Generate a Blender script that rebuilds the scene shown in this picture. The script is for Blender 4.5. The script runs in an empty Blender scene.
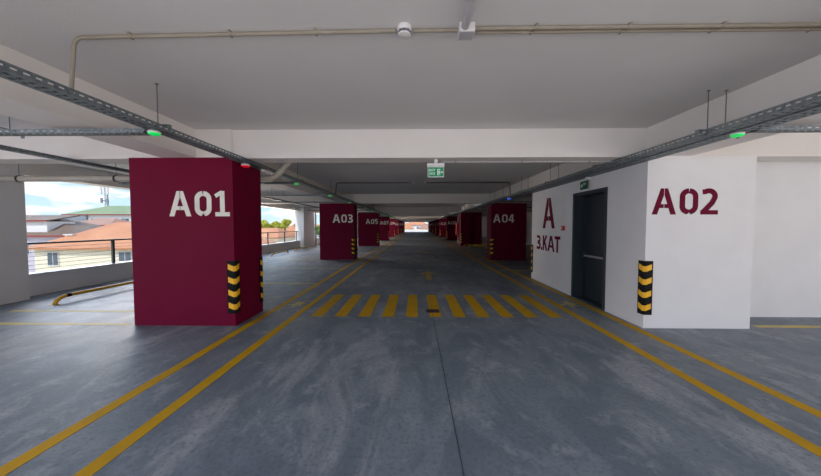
import bpy, bmesh, math, random
from mathutils import Vector, Matrix
random.seed(7)
C = bpy.context.scene.collection
PI = math.pi

# ------------------------------------------------------------------ camera, sky, sun, large lights, exposure
sc = bpy.context.scene
cam_d = bpy.data.cameras.new('camera'); cam = bpy.data.objects.new('camera', cam_d); C.objects.link(cam)
cam.location = (0, 0, 1.5)
cam.rotation_euler = (PI / 2 - 0.0395, 0, 0.0163)
cam_d.sensor_width = 36; cam_d.lens = 304.69 / 821 * 36; cam_d.clip_start = 0.05; cam_d.clip_end = 900
sc.camera = cam
sc.view_settings.view_transform = 'Standard'; sc.view_settings.look = 'None'
sc.view_settings.gamma = 1; sc.view_settings.use_curve_mapping = False
sc.view_settings.exposure = 0.55
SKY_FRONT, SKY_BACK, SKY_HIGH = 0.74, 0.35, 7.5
SUN_POWER = 2.0
sc.cycles.max_bounces = 16; sc.cycles.diffuse_bounces = 10; sc.cycles.glossy_bounces = 4
REAR_UP, REAR_DOWN, STREET_FILL, RIGHT_SIDE, LEFT_SIDE = 98, 34, 30000, 80, 60

world = bpy.data.worlds.new('sky'); sc.world = world; world.use_nodes = True
wt = world.node_tree; wn = wt.nodes; wl = wt.links; wn.clear()
def wnode(t, **k):
    n = wn.new(t)
    for a, b in k.items(): setattr(n, a, b)
    return n
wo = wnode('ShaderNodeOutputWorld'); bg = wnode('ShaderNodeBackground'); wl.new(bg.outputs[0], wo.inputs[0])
tc = wnode('ShaderNodeTexCoord'); sep = wnode('ShaderNodeSeparateXYZ'); wl.new(tc.outputs['Generated'], sep.inputs[0])
up = wnode('ShaderNodeMapRange'); up.inputs[1].default_value = 0.0; up.inputs[2].default_value = 0.55
wl.new(sep.outputs[2], up.inputs[0])
grad = wnode('ShaderNodeValToRGB'); wl.new(up.outputs[0], grad.inputs[0])
grad.color_ramp.elements[0].color = (0.66, 0.90, 1.0, 1); grad.color_ramp.elements[1].color = (0.20, 0.45, 0.95, 1)
mp = wnode('ShaderNodeMapping'); mp.inputs['Scale'].default_value = (3.5, 3.5, 15.0); wl.new(tc.outputs['Generated'], mp.inputs[0])
cl = wnode('ShaderNodeTexNoise'); cl.inputs['Scale'].default_value = 2.3; cl.inputs['Detail'].default_value = 7; wl.new(mp.outputs[0], cl.inputs[0])
cr = wnode('ShaderNodeMapRange'); cr.inputs[1].default_value = 0.48; cr.inputs[2].default_value = 0.56; wl.new(cl.outputs[0], cr.inputs[0])
mixc = wnode('ShaderNodeMix', data_type='RGBA'); wl.new(cr.outputs[0], mixc.inputs[0]); wl.new(grad.outputs[0], mixc.inputs[6])
mixc.inputs[7].default_value = (1.0, 1.0, 1.0, 1)
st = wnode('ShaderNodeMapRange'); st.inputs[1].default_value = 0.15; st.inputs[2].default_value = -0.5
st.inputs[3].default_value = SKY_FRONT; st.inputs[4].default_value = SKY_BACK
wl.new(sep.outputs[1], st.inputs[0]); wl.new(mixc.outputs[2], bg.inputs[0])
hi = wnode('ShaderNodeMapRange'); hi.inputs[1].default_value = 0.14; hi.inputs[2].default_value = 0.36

# sky boosted to light the interior: added bright band on the left, 8 to 35 degrees up
def mrange(src, a, b, lo, hi_):
    n = wnode('ShaderNodeMapRange'); n.inputs[1].default_value = a; n.inputs[2].default_value = b; n.inputs[3].default_value = lo; n.inputs[4].default_value = hi_
    wl.new(src, n.inputs[0]); return n.outputs[0]
def mth(op, a, b):
    n = wnode('ShaderNodeMath', operation=op)
    for i, q in enumerate((a, b)):
        if isinstance(q, (int, float)): n.inputs[i].default_value = q
        else: wl.new(q, n.inputs[i])
    return n.outputs[0]
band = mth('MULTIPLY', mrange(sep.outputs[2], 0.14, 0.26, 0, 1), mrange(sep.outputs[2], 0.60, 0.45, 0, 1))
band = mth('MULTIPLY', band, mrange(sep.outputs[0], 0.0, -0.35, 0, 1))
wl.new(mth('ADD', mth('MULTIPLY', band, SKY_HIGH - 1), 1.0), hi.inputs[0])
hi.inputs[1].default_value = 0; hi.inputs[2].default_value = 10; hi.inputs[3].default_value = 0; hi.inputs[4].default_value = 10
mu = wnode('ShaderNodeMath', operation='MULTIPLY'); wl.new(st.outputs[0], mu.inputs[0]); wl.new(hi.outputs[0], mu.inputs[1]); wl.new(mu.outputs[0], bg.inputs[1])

sun_d = bpy.data.lights.new('sun', 'SUN'); sun_d.energy = SUN_POWER; sun_d.angle = 0.01; sun_d.color = (1, 0.95, 0.88)
sun = bpy.data.objects.new('sun', sun_d); C.objects.link(sun); sun.location = (-20, -40, 60)
sun.rotation_euler = Vector((-0.20, -0.72, 1.0)).to_track_quat('Z', 'Y').to_euler()

def area(name, loc, direction, sx, sy, power, col):
    d = bpy.data.lights.new(name, 'AREA'); d.shape = 'RECTANGLE'; d.size = sx; d.size_y = sy; d.energy = power; d.color = col
    o = bpy.data.objects.new(name, d); C.objects.link(o); o.location = loc
    o.rotation_euler = (-Vector(direction)).to_track_quat('Z', 'Y').to_euler(); return o
# added unseen area lamps behind the camera: warm upward fill, cooler fill for sky
area('rear_warm_fill', (0.2, -1.9, 0.12), (0, 1, 2.0), 15.5, 1.2, REAR_UP, (1.0, 0.78, 0.60))
area('rear_cool_fill', (0.2, -1.7, 2.3), (0, 1, -0.16), 15.5, 0.8, REAR_DOWN, (0.38, 0.64, 1.0))
# added unseen lamp on the right behind the camera, brightens the left bays
area('right_fill', (8.6, -1.6, 1.4), (-1, 0.55, 0.1), 4.0, 1.8, RIGHT_SIDE, (1.0, 0.85, 0.76))
# added unseen lamp at the rear left, brightens the white stair core
area('left_fill', (-8.2, -1.6, 1.5), (1, 0.62, 0.05), 4.0, 2.0, LEFT_SIDE, (0.92, 0.86, 1.0))
# added lamp hidden below the left parapet, fill in place of street bounce
area('street_side_fill', (-16.0, 33.0, -3.0), (1, 0, 0.9), 3.0, 72.0, STREET_FILL, (1.0, 0.84, 0.73))

# ------------------------------------------------------------------ constants of the place
D1, S = 4.475, 9.03          # front of the first column row, bay length
ZB, ZC = 2.506, 2.92         # beam underside, ceiling
XL0, XL1 = -2.695, -4.235     # left columns
XR0, XR1 = 3.342, 4.88       # right columns
DC = 0.818                   # column depth
Y0, Y1 = -1.2, 80.0          # ends of the deck
XW, XE = -8.2, 9.0           # outer edges

# ------------------------------------------------------------------ materials
def mat(name, col, rough=0.6, metal=0.0, emit=0, noise=None, bump=None, spec=0.5):
    """noise = (scale, colour2, low, high); bump = (scale, strength, distance)"""
    m = bpy.data.materials.new(name); m.use_nodes = True
    nt = m.node_tree; b = nt.nodes['Principled BSDF']
    b.inputs['Base Color'].default_value = (*col, 1); b.inputs['Roughness'].default_value = rough
    b.inputs['Metallic'].default_value = metal; b.inputs['Specular IOR Level'].default_value = spec
    if emit:
        b.inputs['Emission Color'].default_value = (*col, 1); b.inputs['Emission Strength'].default_value = emit
    t = nt.nodes.new('ShaderNodeTexCoord')
    if noise is None: noise = (6.0, tuple(c * 0.88 for c in col), 0.4, 0.7)
    n = nt.nodes.new('ShaderNodeTexNoise'); n.inputs['Scale'].default_value = noise[0]; n.inputs['Detail'].default_value = 5
    nt.links.new(t.outputs['Object'], n.inputs[0])
    r = nt.nodes.new('ShaderNodeMapRange'); r.inputs[1].default_value = noise[2]; r.inputs[2].default_value = noise[3]
    nt.links.new(n.outputs[0], r.inputs[0])
    x = nt.nodes.new('ShaderNodeMix'); x.data_type = 'RGBA'; nt.links.new(r.outputs[0], x.inputs[0])
    x.inputs[6].default_value = (*col, 1); x.inputs[7].default_value = (*noise[1], 1)
    nt.links.new(x.outputs[2], b.inputs['Base Color'])
    if bump:
        bn = nt.nodes.new('ShaderNodeTexNoise'); bn.inputs['Scale'].default_value = bump[0]; bn.inputs['Detail'].default_value = 4
        nt.links.new(t.outputs['Object'], bn.inputs[0])
        bu = nt.nodes.new('ShaderNodeBump'); bu.inputs['Strength'].default_value = bump[1]; bu.inputs['Distance'].default_value = bump[2]
        nt.links.new(bn.outputs[0], bu.inputs['Height']); nt.links.new(bu.outputs[0], b.inputs['Normal'])
    return m

def floor_material():
    m = bpy.data.materials.new('power_floated_concrete'); m.use_nodes = True
    nt = m.node_tree; L = nt.links; b = nt.nodes['Principled BSDF']
    t = nt.nodes.new('ShaderNodeTexCoord')
    def noise(scale, detail, dist=0.0, sc_=(1, 1, 1), rot=0):
        p = nt.nodes.new('ShaderNodeMapping'); p.inputs['Scale'].default_value = sc_; p.inputs['Rotation'].default_value = (0, 0, rot)
        L.new(t.outputs['Object'], p.inputs[0])
        n = nt.nodes.new('ShaderNodeTexNoise'); n.inputs['Scale'].default_value = scale; n.inputs['Detail'].default_value = detail
        n.inputs['Distortion'].default_value = dist; n.inputs['Roughness'].default_value = 0.68; L.new(p.outputs[0], n.inputs[0]); return n
    def rng(n, a, c, lo=0, hi=1):
        r = nt.nodes.new('ShaderNodeMapRange'); r.inputs[1].default_value = a; r.inputs[2].default_value = c
        r.inputs[3].default_value = lo; r.inputs[4].default_value = hi; L.new(n.outputs[0], r.inputs[0]); return r
    def mix(f, a, c):
        x = nt.nodes.new('ShaderNodeMix'); x.data_type = 'RGBA'; L.new(f.outputs[0], x.inputs[0])
        if isinstance(a, tuple): x.inputs[6].default_value = (*a, 1)
        else: L.new(a.outputs[2], x.inputs[6])
        x.inputs[7].default_value = (*c, 1); return x
    c1 = mix(rng(noise(0.5, 12, 0.6), 0.35, 0.68), (0.160, 0.187, 0.217), (0.240, 0.262, 0.288))
    c2 = mix(rng(noise(2.0, 14, 0.8, (1.0, 0.5, 1), 0.5), 0.44, 0.56, 0, 0.6), c1, (0.105, 0.130, 0.160))
    c3 = mix(rng(noise(0.9, 15, 0.7, (1.5, 0.6, 1), 0.7), 0.545, 0.62, 0, 0.55), c2, (0.40, 0.39, 0.405))
    c4 = mix(rng(noise(3.2, 15, 0.5, (1.0, 0.7, 1), -0.4), 0.55, 0.64, 0, 0.50), c3, (0.38, 0.385, 0.40))
    c5 = mix(rng(noise(30, 8), 0.50, 0.64, 0, 0.6), c4, (0.085, 0.105, 0.13))
    L.new(c5.outputs[2], b.inputs['Base Color'])
    rr = rng(noise(1.7, 6, 1.0), 0.3, 0.75, 0.46, 0.64); L.new(rr.outputs[0], b.inputs['Roughness'])
    bu = nt.nodes.new('ShaderNodeBump'); bu.inputs['Strength'].default_value = 0.25; bu.inputs['Distance'].default_value = 0.01
    L.new(noise(9, 6, 1).outputs[0], bu.inputs['Height']); L.new(bu.outputs[0], b.inputs['Normal'])
    return m

def roof_material(name, col, col2):
    m = mat(name, col, 0.8, noise=(0.35, col2, 0.35, 0.7))
    nt = m.node_tree; t = nt.nodes.new('ShaderNodeTexCoord')
    w = nt.nodes.new('ShaderNodeTexWave'); w.inputs['Scale'].default_value = 1.6; w.bands_direction = 'X'
    nt.links.new(t.outputs['Object'], w.inputs[0])
    bu = nt.nodes.new('ShaderNodeBump'); bu.inputs['Strength'].default_value = 0.5; bu.inputs['Distance'].default_value = 0.08
    nt.links.new(w.outputs[1], bu.inputs['Height']); nt.links.new(bu.outputs[0], nt.nodes['Principled BSDF'].inputs['Normal'])
    return m

M = {}
M['floor'] = floor_material()
M['plaster'] = mat('white_wall_paint', (0.78, 0.765, 0.77), 0.6, noise=(2.0, (0.75, 0.73, 0.74), 0.4, 0.7), bump=(60, 0.12, 0.004))
M['ceiling'] = mat('textured_ceiling_plaster', (0.72, 0.70, 0.69), 0.8, noise=(0.8, (0.67, 0.65, 0.645), 0.35, 0.7), bump=(75, 0.30, 0.006))
M['beam'] = mat('beam_paint', (0.80, 0.75, 0.71), 0.6, noise=(1.3, (0.76, 0.71, 0.67), 0.4, 0.7), bump=(50, 0.1, 0.004))
M['maroon'] = mat('maroon_column_paint', (0.155, 0.001, 0.026), 0.6, noise=(3, (0.14, 0.001, 0.023), 0.4, 0.7), bump=(55, 0.2, 0.004), spec=0.12)
M['number_white'] = mat('white_stencil_paint', (0.85, 0.82, 0.72), 0.55)
M['number_maroon'] = mat('maroon_stencil_paint', (0.15, 0.001, 0.026), 0.6, spec=0.1)
M['line'] = mat('yellow_floor_paint', (0.56, 0.30, 0.001), 0.7, noise=(5, (0.48, 0.26, 0.008), 0.42, 0.72), spec=0.2)
M['line_worn'] = mat('worn_yellow_floor_paint', (0.62, 0.45, 0.10), 0.6, noise=(4, (0.46, 0.40, 0.22), 0.42, 0.66))
M['arrow'] = mat('faded_orange_floor_paint', (0.58, 0.34, 0.06), 0.6, noise=(7, (0.36, 0.29, 0.16), 0.4, 0.7))
M['stop'] = mat('yellow_steel_paint', (0.75, 0.42, 0.02), 0.35)
M['black_rubber'] = mat('black_rubber', (0.006, 0.006, 0.007), 0.6, spec=0.15)
M['reflector'] = mat('yellow_reflective_sheet', (1.0, 0.52, 0.005), 0.5, noise=(6.0, (0.95, 0.46, 0.005), 0.4, 0.7))
M['galv'] = mat('galvanised_steel', (0.22, 0.25, 0.26), 0.5, 0.6, noise=(25, (0.13, 0.16, 0.18), 0.4, 0.65))
M['rod'] = mat('threaded_steel_rod', (0.16, 0.16, 0.13), 0.5, 0.6)
M['conduit'] = mat('beige_conduit_plastic', (0.33, 0.285, 0.225), 0.6, spec=0.3)
M['conduit_grey'] = mat('grey_conduit_plastic', (0.48, 0.46, 0.48), 0.5)
M['conduit_dark'] = mat('dark_conduit_plastic', (0.10, 0.095, 0.09), 0.5)
M['drain'] = mat('beige_drain_pipe_plastic', (0.50, 0.46, 0.40), 0.45)
M['drain_grey'] = mat('grey_drain_pipe_plastic', (0.42, 0.45, 0.50), 0.45)
M['clamp'] = mat('dark_pipe_clamp_steel', (0.02, 0.02, 0.022), 0.5)
M['white_plastic'] = mat('white_plastic', (0.80, 0.77, 0.76), 0.4)
M['grey_plastic'] = mat('grey_plastic', (0.15, 0.16, 0.2), 0.4)
M['cable_red'] = mat('red_cable_sheath', (0.35, 0.02, 0.02), 0.5)
M['green_led'] = mat('green_indicator_light', (0.0, 0.75, 0.12), 0.4, emit=0.35)
M['red_led'] = mat('red_indicator_light', (0.8, 0.0, 0.01), 0.4, emit=0.25)
M['blue_led'] = mat('blue_indicator_light', (0.03, 0.1, 0.9), 0.4, emit=1.0)
M['sign_green'] = mat('exit_sign_green', (0.0, 0.20, 0.07), 0.4, emit=0.25)
M['sign_dark_green'] = mat('unlit_exit_sign_green', (0.0, 0.09, 0.04), 0.4)
M['sign_white'] = mat('exit_sign_white', (0.85, 0.88, 0.86), 0.4)
M['door'] = mat('blue_grey_door_paint', (0.014, 0.021, 0.028), 0.45)
M['door_frame'] = mat('slate_door_frame_paint', (0.022, 0.034, 0.046), 0.45)
M['steel'] = mat('brushed_steel', (0.5, 0.5, 0.52), 0.3, 0.8)
M['fire_red'] = mat('fire_red_paint', (0.55, 0.02, 0.02), 0.4)
M['rail'] = mat('grey_railing_paint', (0.055, 0.06, 0.07), 0.45)
M['rail_cable'] = mat('steel_cable', (0.20, 0.20, 0.21), 0.4, 0.6)
M['coping'] = mat('dark_stone_coping', (0.62, 0.62, 0.64), 0.5)
M['joint'] = mat('dark_joint_sealant', (0.05, 0.055, 0.065), 0.7)
M['rust'] = mat('rusty_floor_plate', (0.03, 0.006, 0.008), 0.7, noise=(60, (0.12, 0.06, 0.06), 0.55, 0.65))
M['grate'] = mat('dark_drain_grate', (0.04, 0.045, 0.05), 0.6)
M['dark_wall'] = mat('shade_darkened_inner_wall', (0.14, 0.14, 0.15), 0.7)  # colour darkened to stand for the lack of light in the right bays
M['panel'] = mat('pale_service_door_paint', (0.3, 0.3, 0.33), 0.5)
# outside
M['ground'] = mat('pale_dry_ground', (0.62, 0.57, 0.48), 0.9, noise=(0.03, (0.45, 0.45, 0.32), 0.45, 0.6))
M['terrace'] = mat('bright_terrace_concrete', (0.72, 0.68, 0.62), 0.7)
M['orange_roof'] = roof_material('orange_roof_tiles', (0.60, 0.27, 0.13), (0.50, 0.21, 0.10))
M['pink_roof'] = roof_material('pink_roof_tiles', (0.42, 0.25, 0.19), (0.34, 0.19, 0.14))
M['brown_roof'] = roof_material('brown_roof_tiles', (0.22, 0.16, 0.12), (0.17, 0.12, 0.10))
M['green_roof'] = roof_material('green_metal_roofing', (0.22, 0.30, 0.15), (0.19, 0.26, 0.13))
M['grey_roof'] = roof_material('grey_metal_roofing', (0.45, 0.47, 0.5), (0.38, 0.4, 0.45))
M['cream_wall'] = mat('cream_render', (0.84, 0.77, 0.62), 0.8)
M['white_wall'] = mat('white_render', (0.78, 0.76, 0.78), 0.8)
M['lilac_wall'] = mat('pale_lilac_render', (0.55, 0.52, 0.62), 0.8)
M['trim_red'] = mat('dark_red_fascia_paint', (0.28, 0.04, 0.03), 0.6)
M['glass'] = mat('window_glass', (0.10, 0.13, 0.17), 0.1)
M['frame_white'] = mat('white_window_frame', (0.7, 0.7, 0.7), 0.5)
M['leaf'] = mat('green_foliage', (0.16, 0.27, 0.03), 0.7, noise=(1.5, (0.09, 0.18, 0.02), 0.4, 0.6))
M['leaf_yellow'] = mat('yellow_green_foliage', (0.50, 0.50, 0.05), 0.7, noise=(1.5, (0.34, 0.38, 0.04), 0.4, 0.6))
M['bark'] = mat('tree_bark', (0.10, 0.07, 0.04), 0.9)
M['mast'] = mat('grey_mast_steel', (0.25, 0.28, 0.33), 0.5, 0.3)

# ------------------------------------------------------------------ helpers
class MB:
    def __init__(s): s.v = []; s.f = []
    def add(s, vs, fs):
        n = len(s.v); s.v += [tuple(p) for p in vs]; s.f += [tuple(n + i for i in f) for f in fs]; return s
    def box(s, x0, x1, y0, y1, z0, z1):
        return s.add([(x0,y0,z0),(x1,y0,z0),(x1,y1,z0),(x0,y1,z0),(x0,y0,z1),(x1,y0,z1),(x1,y1,z1),(x0,y1,z1)],
                     [(0,3,2,1),(4,5,6,7),(0,1,5,4),(1,2,6,5),(2,3,7,6),(3,0,4,7)])
    def tube(s, pts, r, n=10, caps=True):
        pts = [Vector(p) for p in pts]; rings = []
        for i, p in enumerate(pts):
            a = pts[max(i - 1, 0)]; b = pts[min(i + 1, len(pts) - 1)]
            d = (b - a).normalized()
            ref = Vector((0, 0, 1)) if abs(d.z) < 0.8 else Vector((0, 1, 0))
            if i and rings: ref = s._ref
            u = (ref - d * ref.dot(d)).normalized(); w = d.cross(u); s._ref = u
            if i == 0: s._ref = u
            rr = r
            if 0 < i < len(pts) - 1:
                c = (p - a).normalized().dot(d); rr = r / max(c, 0.5)
            rings.append([p + u * math.cos(2*PI*k/n) * r + w * math.sin(2*PI*k/n) * r for k in range(n)])
        vs = [q for g in rings for q in g]; fs = []
        for i in range(len(rings) - 1):
            for k in range(n):
                k2 = (k + 1) % n; fs.append((i*n+k, i*n+k2, (i+1)*n+k2, (i+1)*n+k))
        if caps: fs.append(tuple(range(n))[::-1]); fs.append(tuple((len(rings)-1)*n + k for k in range(n)))
        return s.add(vs, fs)
    def lathe(s, prof, cx, cy, cz, n=24):
        vs = []; fs = []
        for r, z in prof:
            for k in range(n): vs.append((cx + r*math.cos(2*PI*k/n), cy + r*math.sin(2*PI*k/n), cz + z))
        for i in range(len(prof) - 1):
            for k in range(n):
                k2 = (k+1) % n; fs.append((i*n+k, i*n+k2, (i+1)*n+k2, (i+1)*n+k))
        fs.append(tuple(range(n))[::-1]); fs.append(tuple((len(prof)-1)*n+k for k in range(n)))
        return s.add(vs, fs)
    def prism(s, poly, fn, d0, d1):
        """poly: 2-D outline (ccw); fn(u, v, d) -> xyz"""
        n = len(poly); vs = [fn(u, v, d0) for u, v in poly] + [fn(u, v, d1) for u, v in poly]
        fs = [tuple(range(n)), tuple(range(2*n-1, n-1, -1))] + [(i, n+i, n+(i+1) % n, (i+1) % n) for i in range(n)]
        return s.add(vs, fs)
    def build(s, name, m, parent=None, smooth=False, bevel=0, loc=None):
        me = bpy.data.meshes.new(name)
        if loc: s.v = [(a-loc[0], b-loc[1], c-loc[2]) for a, b, c in s.v]
        me.from_pydata(s.v, [], s.f); me.materials.append(m)
        bm = bmesh.new(); bm.from_mesh(me); bmesh.ops.recalc_face_normals(bm, faces=bm.faces); bm.to_mesh(me); bm.free()
        if smooth:
            me.polygons.foreach_set('use_smooth', [True]*len(me.polygons))
            me.set_sharp_from_angle(angle=math.radians(40))
        o = bpy.data.objects.new(name, me); C.objects.link(o)
        if loc: o.location = loc
        if parent: o.parent = parent
        if bevel:
            b = o.modifiers.new('bevel', 'BEVEL'); b.width = bevel; b.segments = 2; b.limit_method = 'ANGLE'
        return o
def tag(o, label, cat, group=None, kind=None):
    o['label'] = label; o['category'] = cat
    if group: o['group'] = group
    if kind: o['kind'] = kind
    return o
def struct(o): o['kind'] = 'structure'; return o
def thing(name, label, cat, loc=(0, 0, 0), group=None):
    o = bpy.data.objects.new(name, None); C.objects.link(o); o.location = loc; o.empty_display_size = 0.2
    return tag(o, label, cat, group)
def copy_tree(o, parent=None, loc=None, label=None):
    kids = list(o.children); c = o.copy(); C.objects.link(c)
    if parent: c.parent = parent
    if loc is not None: c.location = loc
    if label: c['label'] = label
    for k in kids: copy_tree(k, c)
    return c
NUM = ['first', 'second', 'third', 'fourth', 'fifth', 'sixth', 'seventh', 'eighth', 'ninth', 'tenth', 'eleventh', 'twelfth']

# ------------------------------------------------------------------ the deck: floor, ceiling, beams, outer walls
struct(MB().box(-8.5, XE, Y0, Y1, -0.35, 0.0).build('floor', M['floor']))
struct(MB().box(-8.5, XE, Y0, Y1, ZC, 3.25).build('ceiling', M['ceiling']))
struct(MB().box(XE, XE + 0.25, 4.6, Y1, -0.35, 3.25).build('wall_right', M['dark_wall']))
NB = range(0, 9)
for k in NB:
    y = D1 + 0.06 + S*k
    struct(MB().box(-7.74, XE - 0.01, y, y + 0.345, ZB, ZC + 0.02).build('ceiling_beam', M['beam']))
yb = [Y0] + [D1 + 0.06 + S*k for k in NB] + [Y1]
def longbeam(x0, x1):
    m = MB(); s0 = Y0
    for k in NB:
        y = D1 + 0.06 + S*k; m.box(x0, x1, s0, y - 0.001, ZB, ZC + 0.02); s0 = y + 0.346
    m.box(x0, x1, s0, Y1, ZB, ZC + 0.02)
    return m
struct(longbeam(-3.741, -3.241).build('ceiling_beam', M['beam']))
struct(longbeam(3.355, 3.96).build('ceiling_beam', M['beam']))
# edge beam over the openings, parapet, edge pillars on the left
struct(MB().box(-8.5, -8.1, Y0, Y1, 2.56, ZC + 0.01).build('ceiling_beam', M['beam']))
wl_ = MB(); pil = []
for k in range(0, 9):
    a, b = 3.35 + S*k, 6.05 + S*k
    if k == 2: b -= 0.45
    pil.append((max(a, Y0), b))
edges = [Y0] + [e for p in pil for e in p] + [Y1]
for i in range(0, len(edges), 2):
    if edges[i+1] - edges[i] > 0.3: wl_.box(-8.42, -8.2, edges[i], edges[i+1], 0.0, 0.455)
struct(wl_.build('wall_left', M['plaster']))
cp = MB()
for i in range(0, len(edges), 2):
    if edges[i+1] - edges[i] > 0.3: cp.box(-8.45, -8.17, edges[i], edges[i+1], 0.455, 0.475)
struct(cp.build('trim_1', M['coping']))
for i, (a, b) in enumerate(pil):
    p = MB().box(-8.5, -7.88, a, b, 0.0, ZC).build('edge_pillar', M['plaster']); struct(p)
# rails in the openings
for bi, (ya, yb_) in enumerate([(edges[2*i], edges[2*i+1]) for i in range(1, 9)]):
    names = ['outside the nearest left opening beside column A01', 'in the left opening between columns A01 and A03',
             'in the left opening behind column A03']
    lab = 'dark grey cable railing ' + (names[bi] if bi < 3 else 'in a far left opening seen between distant columns')
    r = thing('guard_railing', lab, 'railing', (-8.3, ya, 0.475), 'cable railings on the parapet' if bi >= 3 else None)
    loc = lambda mb, n, m: mb.build(n, m, r, loc=None)
    L_ = yb_ - ya
    MB().box(-0.03, 0.03, 0.01, L_ - 0.01, 0.625, 0.665).build('top_rail', M['rail'], r)
    ys = [v - ya for v in [8.21 + 2.19*j + S*bi for j in range(-1, 4)] if ya + 0.05 < v < yb_ - 0.05]
    if bi == 1: ys = [17.0 - ya, 19.19 - ya, 21.1 - ya]
    for y in ys: MB().box(-0.025, 0.025, y - 0.03, y + 0.03, 0.0, 0.63).build('post', M['rail'], r)
    for j in range(6):
        z = 0.08 + j*0.093
        MB().tube([(0, 0.01, z), (0, L_ - 0.01, z)], 0.0045, 6).build('cable', M['rail_cable'], r)

# stair core with the doorway (white block with A 3.KAT and A02)
dy0, dy1, dz, dx = 5.38, 6.53, 2.18, 3.60
core = MB()
core.box(XR0, dx, D1, dy0, 0, ZB).box(XR0, dx, dy1, 8.80, 0, ZB).box(XR0, dx, dy0, dy1, dz, ZB)
core.box(dx, XR1, D1, 8.80, 0, ZB).box(XR1, XE, 5.06, 8.80, 0, ZC)
core.box(4.0, XR1, 5.06, 8.80, ZB, ZC)
corew = struct(core.build('wall_stair_core', M['plaster']))

# ------------------------------------------------------------------ stencil lettering
def ribbon(pts, w):
    """flat ribbon outline quads around a centre line, mitred"""
    out = []; P = [Vector(p) for p in pts]; L = []; R = []
    for i, p in enumerate(P):
        d0 = (P[i] - P[i-1]).normalized() if i else None
        d1 = (P[i+1] - P[i]).normalized() if i < len(P) - 1 else None
        if d0 is None: d0 = d1
        if d1 is None: d1 = d0
        n0 = Vector((-d0.y, d0.x)); n1 = Vector((-d1.y, d1.x)); n = (n0 + n1).normalized()
        k = w/2 / max(n.dot(n0), 0.45); L.append(p + n*k); R.append(p - n*k)
    for i in range(len(P) - 1): out.append([tuple(R[i]), tuple(R[i+1]), tuple(L[i+1]), tuple(L[i])])
    return out
def arc(cx, cy, rx, ry, a0, a1, n=12):
    return [(cx + rx*math.cos(math.radians(a0 + (a1-a0)*i/n)), cy + ry*math.sin(math.radians(a0 + (a1-a0)*i/n))) for i in range(n+1)]
def glyph(ch):
    """unit height glyph: (list of polygons, width)"""
    w = 0.19; g = 0.014; h = w/2
    if ch == 'A':
        W = 0.90; m = W/2
        left = [(0, 0), (0.20, 0), (m - g, 0.80 if False else 0.74), (m - g, 1), (m - 0.13, 1)]
        right = [(W - x, y) for x, y in left][::-1]
        bar_l = [(0.28, 0.25), (m - g, 0.25), (m - g, 0.40), (0.33, 0.40)]
        bar_r = [(W - x, y) for x, y in bar_l][::-1]
        return [left, right, bar_l, bar_r], W
    if ch == '0':
        W = 0.68; cx = W/2; rx = cx - h; q = []
        r_ = arc(cx, 0.68, rx, 0.32 - h, 0, 86, 8)
        half = [(cx + g*1.2, 1 - h)] + r_[::-1][1:] + arc(cx, 0.32, rx, 0.32 - h, 0, -86, 8)
        half.append((cx + g*1.2, h))
        q += ribbon(half, w); q += ribbon([(W - x, y) for x, y in half], w); return q, W
    if ch == '1':
        return ribbon([(0.05, 0.80), (0.33, 0.96)], w*0.8) + [[(0.24, 0.1), (0.43, 0.1), (0.43, 1), (0.24, 1)], [(0.04, 0), (0.63, 0), (0.63, 0.165), (0.04, 0.165)]], 0.66
    if ch == '2':
        c = [(0.06, 0.86)] + arc(0.29, 0.70, 0.23, 0.30 - h, 125, -25, 12) + [(0.42, 0.45), (0.10, 0.10)]
        return ribbon(c, w) + [[(0.0, 0), (0.64, 0), (0.64, 0.165), (0.0, 0.165)]], 0.66
    if ch == '3':
        return ribbon([(0.05, 0.88)] + arc(0.28, 0.73, 0.23, 0.27 - h, 110, -90, 10) + [(0.18, 0.56 - 0.02)], w*0.95) + \
               ribbon([(0.18, 0.53)] + arc(0.28, 0.28, 0.26, 0.27 - h*0.9, 90, -110, 10) + [(0.04, 0.12)], w*0.95), 0.64
    if ch == '4':
        return ribbon([(0.47, 1.0), (0.47, 0.0)], w) + ribbon([(0.40, 0.97), (0.09, 0.34)], w*0.9) + ribbon([(0.0, 0.30), (0.68, 0.30)], w*0.85), 0.70
    if ch == '5':
        return ribbon([(0.58, 1 - h), (0.13, 1 - h), (0.11, 0.52)], w*0.95) + ribbon([(0.08, 0.56)] + arc(0.28, 0.33, 0.26, 0.33 - h, 95, -120, 12), w), 0.64
    if ch == '7':
        return ribbon([(0.0, 1 - h), (0.62, 1 - h)], w) + ribbon([(0.54, 0.9), (0.18, 0.0)], w), 0.66
    if ch == '8':
        q = []
        for cy, rx, ry in ((0.745, 0.20, 0.255 - h), (0.28, 0.235, 0.28 - h)):
            q += ribbon(arc(0.33, cy, rx, ry + 0.01, 0, 360, 18), w*0.95)
        return q, 0.66
    if ch == '9':
        return ribbon(arc(0.32, 0.68, 0.225, 0.32 - h, 0, 360, 18), w) + ribbon(arc(0.2, 0.62, 0.35, 0.54, 0, -62, 8), w*0.9), 0.66
    if ch == 'K':
        return ribbon([(0.10, 1), (0.10, 0)], w) + ribbon([(0.14, 0.42), (0.52, 1.0)], w*0.95) + ribbon([(0.26, 0.60), (0.56, 0.0)], w), 0.66
    if ch == 'T':
        return ribbon([(0.0, 1 - h), (0.66, 1 - h)], w) + ribbon([(0.33, 0.9), (0.33, 0)], w), 0.68
    if ch == '.':
        return [[(0, 0), (0.19, 0), (0.19, 0.19), (0, 0.19)]], 0.19
    return [], 0.3
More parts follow.
